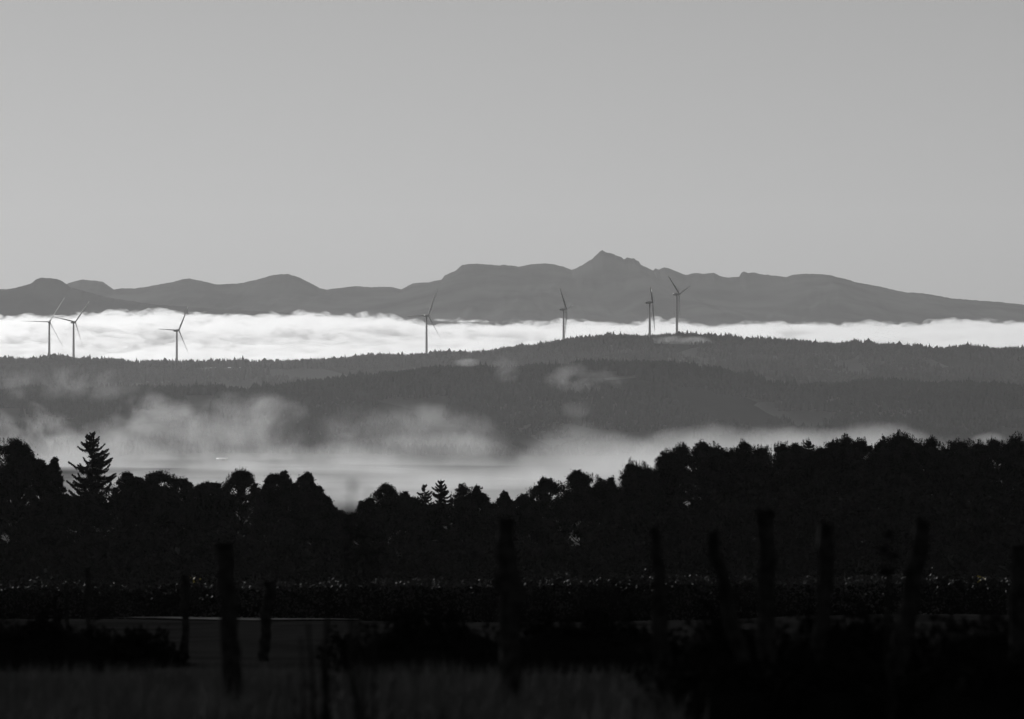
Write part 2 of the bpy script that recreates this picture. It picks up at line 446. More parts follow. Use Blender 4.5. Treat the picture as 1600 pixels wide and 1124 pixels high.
# ------------------------------------------------------------------ fog in the valley
def fog(name, px, py, d, rx, ry, rd, dens, scale, cover, label, g=0.55, stretch=(1, 1, 1), steprate=0.6):
    def build(nt):
        N = nt.nodes.new; L = nt.links.new
        tc = N('ShaderNodeTexCoord')
        ln = N('ShaderNodeVectorMath'); ln.operation = 'LENGTH'; L(tc.outputs['Object'], ln.inputs[0])
        fall = N('ShaderNodeMapRange'); fall.interpolation_type = 'SMOOTHSTEP'
        fall.inputs[1].default_value = 1.0; fall.inputs[2].default_value = 0.3; fall.inputs[3].default_value = 0; fall.inputs[4].default_value = 1
        L(ln.outputs['Value'], fall.inputs[0])
        geo = N('ShaderNodeNewGeometry')
        mp = N('ShaderNodeMapping'); mp.inputs['Scale'].default_value = (scale * stretch[0], scale * stretch[1], scale * stretch[2])
        L(geo.outputs['Position'], mp.inputs['Vector'])
        nz = N('ShaderNodeTexNoise'); nz.inputs['Scale'].default_value = 1.0; nz.inputs['Detail'].default_value = 5.0; nz.inputs['Roughness'].default_value = 0.64; nz.inputs['Distortion'].default_value = 0.25
        L(mp.outputs[0], nz.inputs['Vector'])
        # falloff erodes the noise: density = clamp(noise - (1-fall)*k - cover)
        a = N('ShaderNodeMath'); a.operation = 'MULTIPLY_ADD'; a.inputs[1].default_value = 0.55; a.inputs[2].default_value = -0.55 - cover
        L(fall.outputs[0], a.inputs[0])
        b = N('ShaderNodeMath'); b.operation = 'ADD'; L(nz.outputs[0], b.inputs[0]); L(a.outputs[0], b.inputs[1])
        mr = N('ShaderNodeMapRange'); mr.inputs[1].default_value = 0.0; mr.inputs[2].default_value = 0.3; mr.inputs[3].default_value = 0; mr.inputs[4].default_value = dens
        L(b.outputs[0], mr.inputs[0])
        return mr.outputs[0]
    m = mat_volume(name + '_vapour', dens, g, build if scale else None)
    if scale: m.cycles.volume_step_rate = steprate
    # low-poly ellipsoid domain
    nu, nv = 20, 12
    V = [[0, 0, 1.02], [0, 0, -1.02]]
    for i in range(1, nv):
        th = math.pi * i / nv
        for j in range(nu):
            ph = 2 * math.pi * j / nu
            V.append([1.04 * math.sin(th) * math.cos(ph), 1.04 * math.sin(th) * math.sin(ph), 1.02 * math.cos(th)])
    q = []; t = []
    for j in range(nu):
        k = (j + 1) % nu
        t.append([0, 2 + j, 2 + k]); t.append([1, 2 + (nv - 2) * nu + k, 2 + (nv - 2) * nu + j])
        for i in range(nv - 2):
            q.append([2 + i * nu + j, 2 + (i + 1) * nu + j, 2 + (i + 1) * nu + k, 2 + i * nu + k])
    o = obj(name, np_mesh(name, np.array(V), [np.array(q), np.array(t)]), m, smooth=True, kind='stuff')
    o.location = P(px, py, d)
    o.scale = (rx / F * d, rd, ry / F * d)
    o['label'] = label; o['category'] = 'fog'
    return o

V2 = (1, 0.6, 1.15)
fog('valley_fog', 40, 690, 4640, 330, 110, 70, 0.0095, 0.017, 0.41, 'torn fog billows at the left edge above the dome tree', stretch=V2)
fog('valley_fog', 320, 685, 4560, 420, 138, 75, 0.0085, 0.015, 0.375, 'billowing fog over the valley right of the spruce top', stretch=V2)
fog('valley_fog', 590, 695, 4640, 340, 118, 80, 0.0045, 0.013, 0.35, 'soft fog bank above the oval tree and the notch', stretch=V2)
fog('valley_fog', 110, 750, 4250, 430, 125, 160, 0.0045, 0.0085, 0.27, 'thin mist on the valley floor behind the spruce', steprate=.8)
fog('valley_fog', 470, 755, 4200, 420, 110, 170, 0.0060, 0.010, 0.32, 'thin mist on the valley floor behind the twin lumpy trees', steprate=.8)
fog('valley_fog', 760, 790, 3950, 330, 125, 170, 0.0036, 0.007, 0.27, 'thin mist behind the airy tree and the small conifers', steprate=.8)
fog('valley_fog', 660, 712, 4470, 330, 62, 90, 0.0050, 0.010, 0.27, 'soft fog veil at the foot of the dark hillside above the small conifers', steprate=.8)
fog('valley_fog', 330, 775, 3920, 430, 105, 170, 0.0055, 0.009, 0.30, 'even mist on the valley floor below the pale-roofed shed', steprate=.8)
fog('valley_fog', 580, 800, 3560, 900, 125, 200, 0.0036, 0.006, 0.22, 'low mist closest behind the notch of the treeline', steprate=.8)
fog('valley_fog', 960, 800, 4000, 390, 185, 260, 0.0042, 0.0060, 0.19, 'bright fog bank rising from the valley above the middle treetops', stretch=(1, 0.6, 1.3))
fog('valley_fog', 1250, 722, 4150, 400, 92, 200, 0.0050, 0.0055, 0.14, 'bright low fog bank above the right-hand pine wood', stretch=(1, 0.6, 1.5))
fog('ridge_mist', 700, 700, 4250, 1900, 210, 260, 0.00011, 0, 0, 'thinnest veil of mist in front of the darker hillside', stretch=(1, 1, 1))
fog('fog_wisp', 120, 598, 4950, 280, 60, 60, 0.0060, 0.018, 0.47, 'faint torn fog wisps climbing the far left slope', stretch=(1, 0.6, 1.2))
fog('fog_wisp', 910, 592, 5000, 130, 60, 45, 0.014, 0.016, 0.43, 'small curl of fog on the hillside below the middle turbine', stretch=(1, 0.6, 1.2))
fog('fog_wisp', 795, 580, 5060, 75, 50, 35, 0.016, 0.022, 0.44, 'small rising fog puff left of the hillside curl')
fog('fog_wisp', 730, 567, 5120, 50, 14, 30, 0.020, 0.02, 0.40, 'short thin streak of fog on the slope below the fourth turbine', stretch=(1, 1, 2))
fog('fog_wisp', 1065, 533, 5880, 120, 16, 30, 0.022, 0.018, 0.40, 'thin fog streak lying on the forest below the two right turbines', stretch=(1, 1, 2))
fog('fog_wisp', 670, 648, 4680, 80, 36, 50, 0.0045, 0.02, 0.45, 'faint round fog puff on the dark middle hillside')
fog('fog_wisp', 900, 640, 4680, 70, 30, 50, 0.005, 0.02, 0.46, 'faint fog puff above the left edge of the bright fog bank')
fog('fog_wisp', 1545, 690, 4400, 60, 24, 60, 0.006, 0.012, 0.36, 'small fog puff behind the right-hand pine tops')
fog('ridge_mist', 900, 575, 5560, 1500, 60, 190, 0.00011, 0, 0, 'thin veil of mist between the two forested ridges', stretch=(1, 1, 1))

# ------------------------------------------------------------------ wind turbines
def turbine(px, hub_y, d, k, phis, pitch, hub_h, label, R=45.0, tilt=5.0, base_px=None):
    hx, hy, hz = P(px, hub_y, d)
    # px is the tower position; nacelle centre above it
    gz = g1(hx, d)
    root = thing('wind_turbine', (hx, d, gz - 1.0), label, 'wind turbine', 'wind turbines along the far ridge')
    top = hz - (gz - 1.0)
    mb = MB()
    zs = np.linspace(0, top - 1.6, 9); pts = np.stack([zs * 0, zs * 0, zs], 1)
    mb.tube(pts, np.linspace(2.1, 1.25, 9), 24)
    obj('tower', mb.mesh('tower'), M_TURB, root, smooth=True)
    ax = math.sqrt(max(0, 1 - k * k))
    tl = rad(tilt)
    ah = Vector((ax, -k, 0)); up = Vector((0, 0, 1))
    a = ah * math.cos(tl) + up * math.sin(tl); u = up * math.cos(tl) - ah * math.sin(tl)
    t = Vector((k, ax, 0))
    c = Vector((0, 0, top))
    Rm = np.array([list(a), list(t), list(u)]).T
    # nacelle: chamfered box loft along the axis
    mb = MB()
    st = [(-6.6, 0.75, 0.8), (-6.2, 1.35, 1.45), (-2, 1.75, 1.8), (2.2, 1.75, 1.75), (3.2, 1.45, 1.45)]
    V = []
    for x, hw, hh in st:
        for (sy, sz) in [(1, .6), (.6, 1), (-.6, 1), (-1, .6), (-1, -.6), (-.6, -1), (.6, -1), (1, -.6)]:
            V.append([x, hw * sy, hh * sz])
    q = [[i * 8 + j, i * 8 + (j + 1) % 8, (i + 1) * 8 + (j + 1) % 8, (i + 1) * 8 + j] for i in range(4) for j in range(8)]
    mb.add(np.array(V) @ Rm.T + np.array(c), q, [list(range(8))[::-1]], [list(range(32, 40))])
    obj('nacelle', mb.mesh('nacelle'), M_NAC, root)
    # hub with spinner nose
    mb = MB()
    hp = [(3.25, 1.3), (3.8, 1.5), (4.8, 1.5), (5.6, 1.15), (6.1, 0.6), (6.3, 0.1)]
    V = []
    for x, r in hp:
        for j in range(12):
            an = 2 * math.pi * j / 12; V.append([x, r * math.cos(an), r * math.sin(an)])
    q = [[i * 12 + j, i * 12 + (j + 1) % 12, (i + 1) * 12 + (j + 1) % 12, (i + 1) * 12 + j] for i in range(5) for j in range(12)]
    mb.add(np.array(V) @ Rm.T + np.array(c), q, [list(range(12))[::-1]], [list(range(60, 72))])
    obj('hub', mb.mesh('hub'), M_NAC, root, smooth=True)
    hc = c + a * 4.4
    st = [(1.0, 0.95, 0.95, 0), (3.0, 1.0, 0.9, 0), (7, 1.75, 0.55, 3), (11, 1.8, 0.42, 6), (18, 1.45, 0.32, 9), (27, 1.05, 0.22, 11), (36, 0.72, 0.14, 13), (42, 0.48, 0.09, 14), (R, 0.12, 0.03, 14)]
    for ph in phis:
        b = t * math.cos(rad(ph)) + u * math.sin(rad(ph))
        p = a.cross(b)
        if pitch == 'catch' :
            hv = (SUN_DIR + Vector((-hx, -d, -hz)).normalized()).normalized(); pitch = math.degrees(math.atan2(hv.dot(p), hv.dot(a))) + 1
        mb = MB(); V = []
        for (s, hcd, hth, tw) in st:
            pa = rad(pitch + 10 - tw)
            n = a * math.cos(pa) + p * math.sin(pa)
            ch = n.cross(b)
            bend = -0.00035 * s * s
            cc = hc + b * s + a * bend
            for (e, f_) in [(-1, 0), (-.8, .85), (0, 1), (.8, .8), (1, 0), (.8, -.7), (0, -.9), (-.8, -.8)]:
                V.append(list(cc + ch * (e * hcd * (0.85 if s > 3 else 1)) + n * (f_ * hth)))
        m = len(st)
        q = [[i * 8 + j, i * 8 + (j + 1) % 8, (i + 1) * 8 + (j + 1) % 8, (i + 1) * 8 + j] for i in range(m - 1) for j in range(8)]
        mb.add(V, q, [list(range(8))[::-1]], [list(range((m - 1) * 8, m * 8))])
        obj('blade', mb.mesh('blade'), M_TURB, root)
    return root

turbine(77, 503.5, 5960, 0.98, (58, 178, -62), 'catch', 80, 'leftmost wind turbine, one raised blade catching the sun')
turbine(115, 503.8, 6040, 0.75, (48, 168, -72), 60, 80, 'wind turbine close to the right of the leftmost one')
turbine(276.3, 516.7, 6030, 0.65, (57, 177, -63), 66, 80, 'wind turbine standing alone third from the left')
turbine(666.5, 493.5, 6020, 0.75, (62, 182, -58), 66, 80, 'wind turbine standing alone left of the high peak')
turbine(880.7, 483.5, 6030, 0.28, (128, 8, -112), 66, 80, 'wind turbine at the left foot of the rounded hill')
turbine(1015.2, 472.7, 5900, 0.06, (28, 148, -92), 66, 80, 'edge-on wind turbine planted in front of the hilltop forest')
turbine(1057.7, 460.0, 6020, 0.5, (138, 18, -102), 66, 80, 'rightmost wind turbine, on the crest of the rounded hill')

# ------------------------------------------------------------------ sheds in the valley
def shed(px, py_unused, d, length, label, h=1.5):
    x = P(px, 0, d)[0]; z = g1(x, d)
    root = thing('farm_shed', (x, d, z), label, 'shed')
    w = 6.0; l2 = length / 2
    mb = MB(); mb.box((0, 0, h / 2 - 0.5), (l2, w, h / 2 + 0.5)); obj('wall', mb.mesh('wall'), M_WALLS, root)
    mb = MB()
    for sgn in (-1, 1):
        V = [[-l2 - .4, sgn * (w + .5), h - .05], [l2 + .4, sgn * (w + .5), h - .05], [l2 + .4, 0, h + 1.3], [-l2 - .4, 0, h + 1.3]]
        V = V + [[a, b, c + .15] for a, b, c in V]
        mb.add(V, [[0, 1, 2, 3], [7, 6, 5, 4], [0, 4, 5, 1], [2, 6, 7, 3], [1, 5, 6, 2], [0, 3, 7, 4]])
    obj('roof', mb.mesh('roof'), M_ROOF, root)
    mb = MB(); mb.box((l2 * .3, -w - .04, h * .42), (1.6, .04, h * .42)); obj('door', mb.mesh('door'), M_BARK, root)
    return root
shed(347, 714, 4545, 12.5, 'small pale-roofed shed in the misty valley right of the spruce')
shed(1497, 687, 4700, 30, 'long low shed in the valley behind the right-hand pine tops')

# ------------------------------------------------------------------ foreground trees
def limb_pts(rng, p0, p1, n=5, wob=0.08):
    p0 = np.array(p0, float); p1 = np.array(p1, float)
    t = np.linspace(0, 1, n)[:, None]
    pts = p0 + (p1 - p0) * t
    L = np.linalg.norm(p1 - p0)
    pts[1:-1] += rng.normal(0, wob * L, (n - 2, 3)) * [1, 1, 0.5]
    pts[:, 2] += (np.sin(t[:, 0] * np.pi) * -0.08 * L)
    return pts

# heights that the crowns of this wood reach along its length
CREST = np.array([(-60,690),(0,686),(8,684),(20,688),(30,692),(42,697),(50,703),(56,712),(60,722),(66,722),(72,728),(76,732),(80,722),(86,719),(91,724),(94,735),(99,752),(104,764),(120,766),(180,755),(187,745),(195,740),(206,741),(212,750),(218,749),(224,752),(229,745),(238,740),(250,737),(262,739),(268,744),(274,743),(280,746),(290,751),(300,757),(308,759),(316,757),(326,758),(338,757),(347,760),(349,752),(354,743),(364,736),(375,734),(386,737),(396,741),(401,746),(404,762),(408,768),(411,756),(418,743),(424,741),(432,745),(438,741),(446,741),(456,746),(459,758),(462,756),(464,744),(472,741),(479,739),(488,744),(491,756),(494,764),(498,759),(504,764),(510,774),(516,783),(524,796),(532,799),(538,803),(543,806),(550,803),(556,790),(566,788),(574,778),(582,770),(590,763),(600,758),(610,758),(618,764),(628,768),(640,776),(648,780),(655,778),(672,776),(676,776),(700,776),(712,776),(714,764),(718,759),(726,757),(732,762),(735,772),(740,765),(745,761),(750,764),(754,771),(760,775),(764,784),(770,785),(776,786),(779,777),(786,771),(794,772),(800,784),(806,784),(814,776),(822,770),(830,762),(838,757),(845,749),(852,746),(860,751),(870,752),(880,756),(884,757),(885,742),(892,739),(905,738),(918,741),(930,742),(940,746),(946,756),(957,746),(962,756),(968,766),(971,748),(976,735),(981,722),(988,720),(994,727),(1002,726),(1010,724),(1016,733),(1024,738),(1026,724),(1031,712),(1040,704),(1048,707),(1053,700),(1058,697),(1066,694),(1074,698),(1079,706),(1083,716),(1085,700),(1090,693),(1100,692),(1108,697),(1118,694),(1126,700),(1134,706),(1139,706),(1146,699),(1151,706),(1153,692),(1158,689),(1166,694),(1173,698),(1180,702),(1190,699),(1200,702),(1210,698),(1218,694),(1224,697),(1231,692),(1238,698),(1248,696),(1256,692),(1263,687),(1269,694),(1274,702),(1284,698),(1290,696),(1298,692),(1301,686),(1306,692),(1313,686),(1322,678),(1328,685),(1334,692),(1340,684),(1347,690),(1354,689),(1360,700),(1366,698),(1372,692),(1377,681),(1383,686),(1388,690),(1395,682),(1404,674),(1412,678),(1420,684),(1430,685),(1436,692),(1442,688),(1448,690),(1455,683),(1465,689),(1474,697),(1480,701),(1488,692),(1498,689),(1508,693),(1518,689),(1524,694),(1533,690),(1540,694),(1550,685),(1558,690),(1566,693),(1574,692),(1580,682),(1590,679),(1600,681),(1700,684)], float)

def tree(kind, px, top_y, w_px, d, label, group=None, seed=0, low=0.12, dens=1.0, leaf=0.095, fine=6.0, crest=False, drop=0.0):
    """fine: metres below the top that get small leaves (the rest stands behind the rows in front)"""
    rng = np.random.default_rng(seed + int(px) * 7 + int(top_y))
    x, _, tz = P(px, top_y, d)
    gz = g1(x, d)
    h = tz - gz; w = w_px / F * d
    name = {'b': 'broadleaf_tree', 'a': 'broadleaf_tree', 's': 'spruce_tree', 'p': 'pine_tree'}[kind]
    cat = {'b': 'tree', 'a': 'tree', 's': 'spruce', 'p': 'pine'}[kind]
    root = thing(name, (x, d, gz - 0.15), label, cat, group)
    tb = MB(); lf = MB()
    ns = rng.uniform(0, 100)
    def under(c, lr):      # keep a clump below the crest line of the wood
        if not crest: return c
        q = 800 + (x + c[0] + np.linspace(-.8, .8, 7) * lr) / d * F
        lim = ((EYE - np.interp(q, CREST[:, 0], CREST[:, 1])) / F * d).min() - gz - drop + 0.10 + rng.normal(0, .16) + (rng.uniform(.1, .4) if rng.random() < .12 else 0)
        c[2] = min(c[2], lim - lr * rng.uniform(.6, 1.5))
        return c
    if kind in 'ba':
        w *= 1.18
        ht = max(h - 0.45 * w, h * 0.5)
        tp = limb_pts(rng, (0, 0, 0), (rng.normal(0, .05 * w), rng.normal(0, .05 * w), ht), 7, 0.015)
        tb.tube(tp, np.linspace(0.024 * h, 0.008 * h, 7), 7)
        dome = rng.uniform(0.45, 0.75) * w
        skew = rng.normal(0, 0.10) * w
        def prof(s_, an):
            k = 0.62 + 0.66 * float(vnoise(ns + an * 0.9, ns + s_ / (0.33 * w + .4), 5))
            return w / 2 * k * 1.22 * min(1.0, s_ / dome) ** 0.55
        span = h * (1 - low)
        nl = int(72 * span / (w + 2.0) * (1.1 if kind == 'a' else 1)) + 22
        for i in range(nl):
            s_ = span * rng.uniform(0, 1) ** 1.6
            lr = rng.uniform(0.05, 0.15) * (w * 0.6 + 0.9) * (0.75 if kind == 'a' else 1)
            an = rng.uniform(0, 6.283)
            s_ = max(s_, lr * 0.8)
            rr = max(0.0, prof(s_, an) - lr * rng.uniform(0.3, 0.9)) * rng.uniform(0.05, 1.0) ** 0.6
            c = np.array([rr * math.cos(an) + skew * max(0, 1 - s_ / dome), rr * math.sin(an), h - s_])
            c = under(c, lr)
            isf = s_ < fine
            zt = max(h * 0.1, min(ht, c[2] - rng.uniform(0.3, 0.9) * lr - 0.15 * h))
            if isf or i % 4 == 0:
                st = np.array([np.interp(zt, tp[:, 2], tp[:, 0]), np.interp(zt, tp[:, 2], tp[:, 1]), zt])
                tb.tube(limb_pts(rng, st, c, 4, 0.06), np.linspace(0.007 * h, 0.0015 * h, 4), 4, cap=False)
            lz = leaf if isf else 0.24
            n = int(95 * dens * (lr / 0.8) ** 2 * (0.2 / lz) ** 2 * (0.75 if kind == 'a' else 1)) + (60 if isf else 14)
            v = rng.normal(size=(n, 3)); v /= np.linalg.norm(v, axis=1)[:, None]
            r = rng.uniform(0.1, 1, n) ** 0.55 * (1 + 0.45 * np.abs(rng.normal(size=n)) * (rng.random(n) < 0.3))
            C = c + v * (r * lr)[:, None] * [1.1, 1.1, 0.8]
            lf.leaves(C[C[:, 2] > 0.2], lz, rng)
            if isf:      # twigs reaching out of the clump, each with a few leaves
                q = 9
                dv = rng.normal(size=(q, 3)); dv[:, 2] = np.abs(dv[:, 2]) * .8 + .15; dv /= np.linalg.norm(dv, axis=1)[:, None]
                Lt = lr * rng.uniform(0.8, 1.5, q)[:, None]
                tb.leaves(c + dv * Lt * .5, Lt[:, 0] * .55, rng, aspect=0.035, U=dv * 20)
                for f_ in (0.7, 0.82, 0.92, 1.0, 1.08):
                    lf.leaves(c + dv * Lt * f_ + rng.normal(0, 0.05, (q, 3)), leaf * 0.72, rng)
        mat = M_LEAF
    elif kind == 's':
        tb.tube([(0, 0, 0), (0.02, 0, h * .5), (0, 0, h * .99)], [0.016 * h, 0.010 * h, 0.02], 7)
        zz = 0.05
        while zz < h * 0.985:
            sT = h - zz
            L0 = w / 2 * (1 - math.exp(-sT / (0.50 * w))) * 1.06 + 0.08
            for j in range(rng.integers(4, 7)):
                an = rng.uniform(0, 6.283); L = L0 * rng.uniform(0.6, 1.1)
                dr = np.array([math.cos(an), math.sin(an), 0])
                t = np.linspace(0, 1, 7)
                up = max(0.0, 1 - sT / (0.5 * w))
                droop = -0.30 * np.sin(t * 2.0) + rng.uniform(.12, .38) * t ** 2.4 + (0.45 * up * t)
                pts = np.array([0, 0, zz + rng.normal(0, .06)]) + dr * (L * t)[:, None]; pts[:, 2] += droop * L
                pts[:, :2] += rng.normal(0, .02, (7, 2)) * L
                tb.tube(pts, np.linspace(0.030, 0.006, 7) * (0.5 + L / 3), 3, cap=False)
                small = sT < fine + 3
                n = int((26 + 150 * L * dens) * (1 if small else .3))
                tt = rng.uniform(0.05, 1.03, n) ** 0.75
                c = np.stack([np.interp(tt, t, pts[:, k]) for k in range(3)], 1)
                side = np.array([-dr[1], dr[0], 0])
                c += side * (rng.normal(0, 0.13, n) * L * (1.05 - tt))[:, None]
                c[:, 2] -= np.abs(rng.normal(0, 0.15, n)) * (1.15 - tt * .9) * (0.5 + .4 * L)
                U = dr * 0.7 + side * rng.normal(0, .6, n)[:, None] + np.array([0, 0, 1]) * rng.normal(-0.15, .5, n)[:, None]
                lf.leaves(c, (0.115 if small else .2), rng, aspect=0.30, U=U)
            zz += rng.uniform(0.20, 0.40)
        mat = M_NEEDLE
    else:
        w *= 1.5
        tp = limb_pts(rng, (0, 0, 0), (rng.normal(0, .05 * w), 0, h * .94), 8, 0.012)
        tb.tube(tp, np.linspace(0.017 * h, 0.006 * h, 8), 7)
        nl = int(60 + w * 16)
        dome = rng.uniform(1.1, 1.9) * w
        deep = min(h * .85, 3.0 * w)
        for i in range(nl):
            s_ = rng.uniform(0, 1) ** 1.1 * deep
            s_ = math.ceil(s_ / 0.7) * 0.7 + rng.normal(0, .14) if rng.random() < .35 else s_      # rough tiers
            s_ = max(.05, s_)
            an = rng.uniform(0, 6.283)
            k = 0.55 + 0.8 * float(vnoise(ns + an * .8, ns + s_ / .9, 6))
            pr = w / 2 * k * min(1.0, (s_ / dome) ** 0.5 * 1.0 + 0.05)
            lr = rng.uniform(0.05, 0.11) * w + 0.10
            rr = pr * rng.uniform(0.25, 1.0)
            if i < 5: rr *= 0.2; lr *= 0.5 + .1 * i; s_ = lr * .4 + i * 0.12 * w
            isf = s_ < fine
            c = under(np.array([rr * math.cos(an), rr * math.sin(an), h - s_ - lr * 0.3]), lr)
            zt = max(h * .1, c[2] - 0.30 * rr - .15)
            st = np.array([np.interp(zt, tp[:, 2], tp[:, 0]), np.interp(zt, tp[:, 2], tp[:, 1]), zt])
            tb.tube(limb_pts(rng, st, c, 4, 0.08), np.linspace(0.006 * h, 0.0015 * h, 4), 4, cap=False)
            lz = 0.085 if isf else .2
            nsub = 5
            cs = c + rng.normal(0, 0.55, (nsub, 3)) * lr * [1.1, 1.1, 0.6]
            n = int((60 if isf else 14) * dens * (lr / 0.4) ** 1.5) + 12
            v = rng.normal(size=(nsub, n, 3)); v /= np.linalg.norm(v, axis=2)[..., None]
            r = rng.uniform(0.1, 1, (nsub, n)) ** 0.6 * lr * 0.6 * (1 + .5 * (rng.random((nsub, n)) < .12))
            C = (cs[:, None, :] + v * r[..., None] * [1.0, 1.0, 0.8]).reshape(-1, 3)
            U = v.reshape(-1, 3) * 0.8 + np.array([0, 0, .7])
            lf.leaves(C, lz, rng, aspect=0.3, U=U)
        mat = M_NEEDLE
    if crest:
        nsp = int(w * (7 if kind == 'p' else 4))
        for q in range(nsp):
            ox = rng.uniform(-.5, .5) * w * .9; qx = 800 + (x + ox) / d * F
            lz_ = -drop + (EYE - np.interp([qx - 3, qx, qx + 3], CREST[:, 0], CREST[:, 1]).max()) / F * d - gz
            hh = rng.uniform(.25, .7) if kind == 'p' else rng.uniform(.15, .45)
            m_ = 34
            t_ = rng.uniform(0, 1, m_)
            C = np.stack([ox + rng.normal(0, .10, m_) * (1.15 - t_), rng.normal(0, .25) + rng.normal(0, .1, m_) * (1.15 - t_), lz_ - .35 + t_ * (hh + .35)], 1)
            if lz_ - .35 < h: lf.leaves(C, leaf * .75, rng, aspect=.35, U=np.array([0, 0, .8]) + rng.normal(0, .5, (m_, 3)))
    zmax = np.percentile(np.concatenate([v[:, 2] for v in lf.V]), 99.98)
    k = 1.0 if crest else h / zmax
    for L in (tb, lf):
        for v in L.V: v[:, 2] *= k
    obj('trunk', tb.mesh('trunk'), M_BARK, root, smooth=True)
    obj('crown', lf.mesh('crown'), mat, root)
    return root

SKY = [
 ('b', -22, 692, 90, 425, 'broad tree cut by the left edge of the frame behind the big dome tree', {}),
 ('b', 20, 684, 88, 410, 'big dome-crowned tree at the left edge', {}),
 ('b', 62, 720, 34, 402, 'small tree wedged against the right flank of the big dome tree', {}),
 ('b', 86, 720, 24, 395, 'slender bushy tree just left of the spruce', {'low': .3}),
 ('s', 144, 673, 116, 400, 'tall lone spruce towering over the left treeline', {}),
 ('b', 198, 740, 40, 425, 'round-topped tree touching the right side of the spruce', {}),
 ('b', 222, 748, 26, 430, 'low tree between two rounded crowns right of the spruce', {}),
 ('b', 250, 737, 54, 428, 'wide flat-domed tree second right of the spruce', {}),
 ('b', 282, 746, 42, 428, 'sloping crown on the right shoulder of the flat-domed tree', {}),
 ('b', 314, 757, 40, 428, 'low tree left of the dip before the isolated dome', {}),
 ('b', 338, 758, 34, 430, 'low tree in the dip left of the isolated dome', {}),
 ('b', 376, 735, 60, 416, 'isolated dome-shaped tree below the pale-roofed shed', {}),
 ('b', 422, 741, 38, 412, 'left one of the twin lumpy trees right of the isolated dome', {}),
 ('b', 444, 740, 34, 414, 'right one of the twin lumpy trees right of the isolated dome', {}),
 ('b', 477, 740, 36, 412, 'upright oval tree separated by a narrow gap from the twin trees', {}),
 ('b', 499, 760, 32, 405, 'smaller tree stepping down right of the oval tree', {}),
 ('b', 516, 779, 36, 400, 'low tree at the foot of the slope into the notch', {}),
 ('b', 540, 802, 44, 398, 'lowest bush-like tree in the notch of the treeline', {}),
 ('a', 578, 784, 50, 412, 'airy half-bare tree leaning over the notch', {'dens': .55}),
 ('a', 607, 758, 70, 420, 'airy open-crowned tree right of the notch', {'dens': .7}),
 ('b', 638, 774, 38, 424, 'low rounded tree between the airy tree and the small conifers', {}),
 ('s', 663, 755, 40, 415, 'first small pointed conifer right of the airy tree', {}),
 ('s', 689, 749, 56, 415, 'larger pointed conifer second right of the airy tree', {}),
 ('p', 723, 757, 30, 412, 'narrow column-topped pine right of the small conifers', {}),
 ('p', 745, 761, 26, 412, 'narrow ragged pine next to the column-topped one', {}),
 ('b', 762, 778, 36, 416, 'low tree filling the gap left of the tallest knotted post', {}),
 ('b', 787, 771, 32, 410, 'small round tree standing above the knotted fence post', {}),
 ('a', 816, 778, 44, 412, 'twiggy tree right of the knotted fence post', {'dens': .6}),
 ('b', 852, 746, 60, 414, 'tall rounded tree left of the wide double-humped tree', {}),
 ('b', 908, 738, 66, 418, 'wide double-humped tree left of the first pine', {}),
 ('b', 950, 748, 44, 422, 'sloping tree tucked between the double-humped tree and the first pine', {}),
 ('p', 988, 720, 56, 412, 'first flat-layered pine of the right-hand wood', {}),
 ('p', 1012, 728, 44, 416, 'lower pine behind the first flat-layered pine', {}),
 ('p', 1042, 704, 46, 418, 'second flat-layered pine with clear gaps at its side', {}),
 ('p', 1066, 694, 42, 420, 'third layered pine, taller than the first two', {}),
 ('p', 1100, 692, 46, 424, 'broad pine right of the bright gap', {}),
 ('p', 1122, 697, 42, 428, 'pine with a sloping right side beyond the bright gap', {}),
 ('p', 1144, 700, 28, 430, 'small pointed pine in the dip right of the sloping pine', {}),
 ('p', 1161, 690, 38, 428, 'pine with a raised knob of foliage above its neighbours', {}),
]
for x, y, w, k in [(1190, 700, 44, 'p'), (1220, 694, 40, 'p'), (1242, 694, 36, 'p'), (1263, 687, 30, 's'), (1284, 698, 36, 'p'), (1303, 686, 32, 'p'), (1324, 678, 40, 'p'), (1345, 684, 38, 'p'),
                   (1377, 682, 38, 'p'), (1404, 674, 50, 'p'), (1432, 685, 38, 'p'), (1455, 682, 36, 'p'), (1479, 697, 32, 'p'), (1500, 689, 42, 'p'), (1529, 690, 36, 'p'), (1552, 684, 36, 'p'), (1584, 680, 46, 'p'), (1614, 682, 46, 'p')]:
    SKY.append((k, x, y, w, 432 + (x % 5) * 3, {
        1190: 'ragged pine crown directly above the tallest straight fence post', 1220: 'pine crown just right of the one above the tallest post', 1242: 'pine touching the left side of the only spire-shaped tree',
        1263: 'only spire-shaped tree along the top of the right-hand wood', 1284: 'pine above the notched fence post, right of the spire-shaped tree', 1303: 'small pointed pine crown second right of the spire-shaped tree',
        1324: 'raised pine crown midway between the spire-shaped tree and the highest crown', 1345: 'rounded pine just right of the midway raised crown', 1377: 'pine touching the left side of the highest crown',
        1404: 'highest crown along the top of the right-hand wood', 1432: 'pine touching the right side of the highest crown', 1455: 'pine crown above the head of the thick slanting post',
        1479: 'low pine in the dip right of the slanting post', 1500: 'broad pine just right of the dip beyond the slanting post', 1529: 'level pine crown second right of the dip beyond the slanting post',
        1552: 'pine crown just left of the last tall crown', 1584: 'last tall pine crown before the right edge', 1614: 'pine cut off by the right edge of the frame'}[x], {}))
for k, x, y, w, d, lab, kw in SKY:
    tree(k, x, y - (8 if k != 's' else 0), w * (1.1 if k != 's' else 1), d, lab, 'trees along the skyline of the dark wood', crest=(k != 's'), **kw)
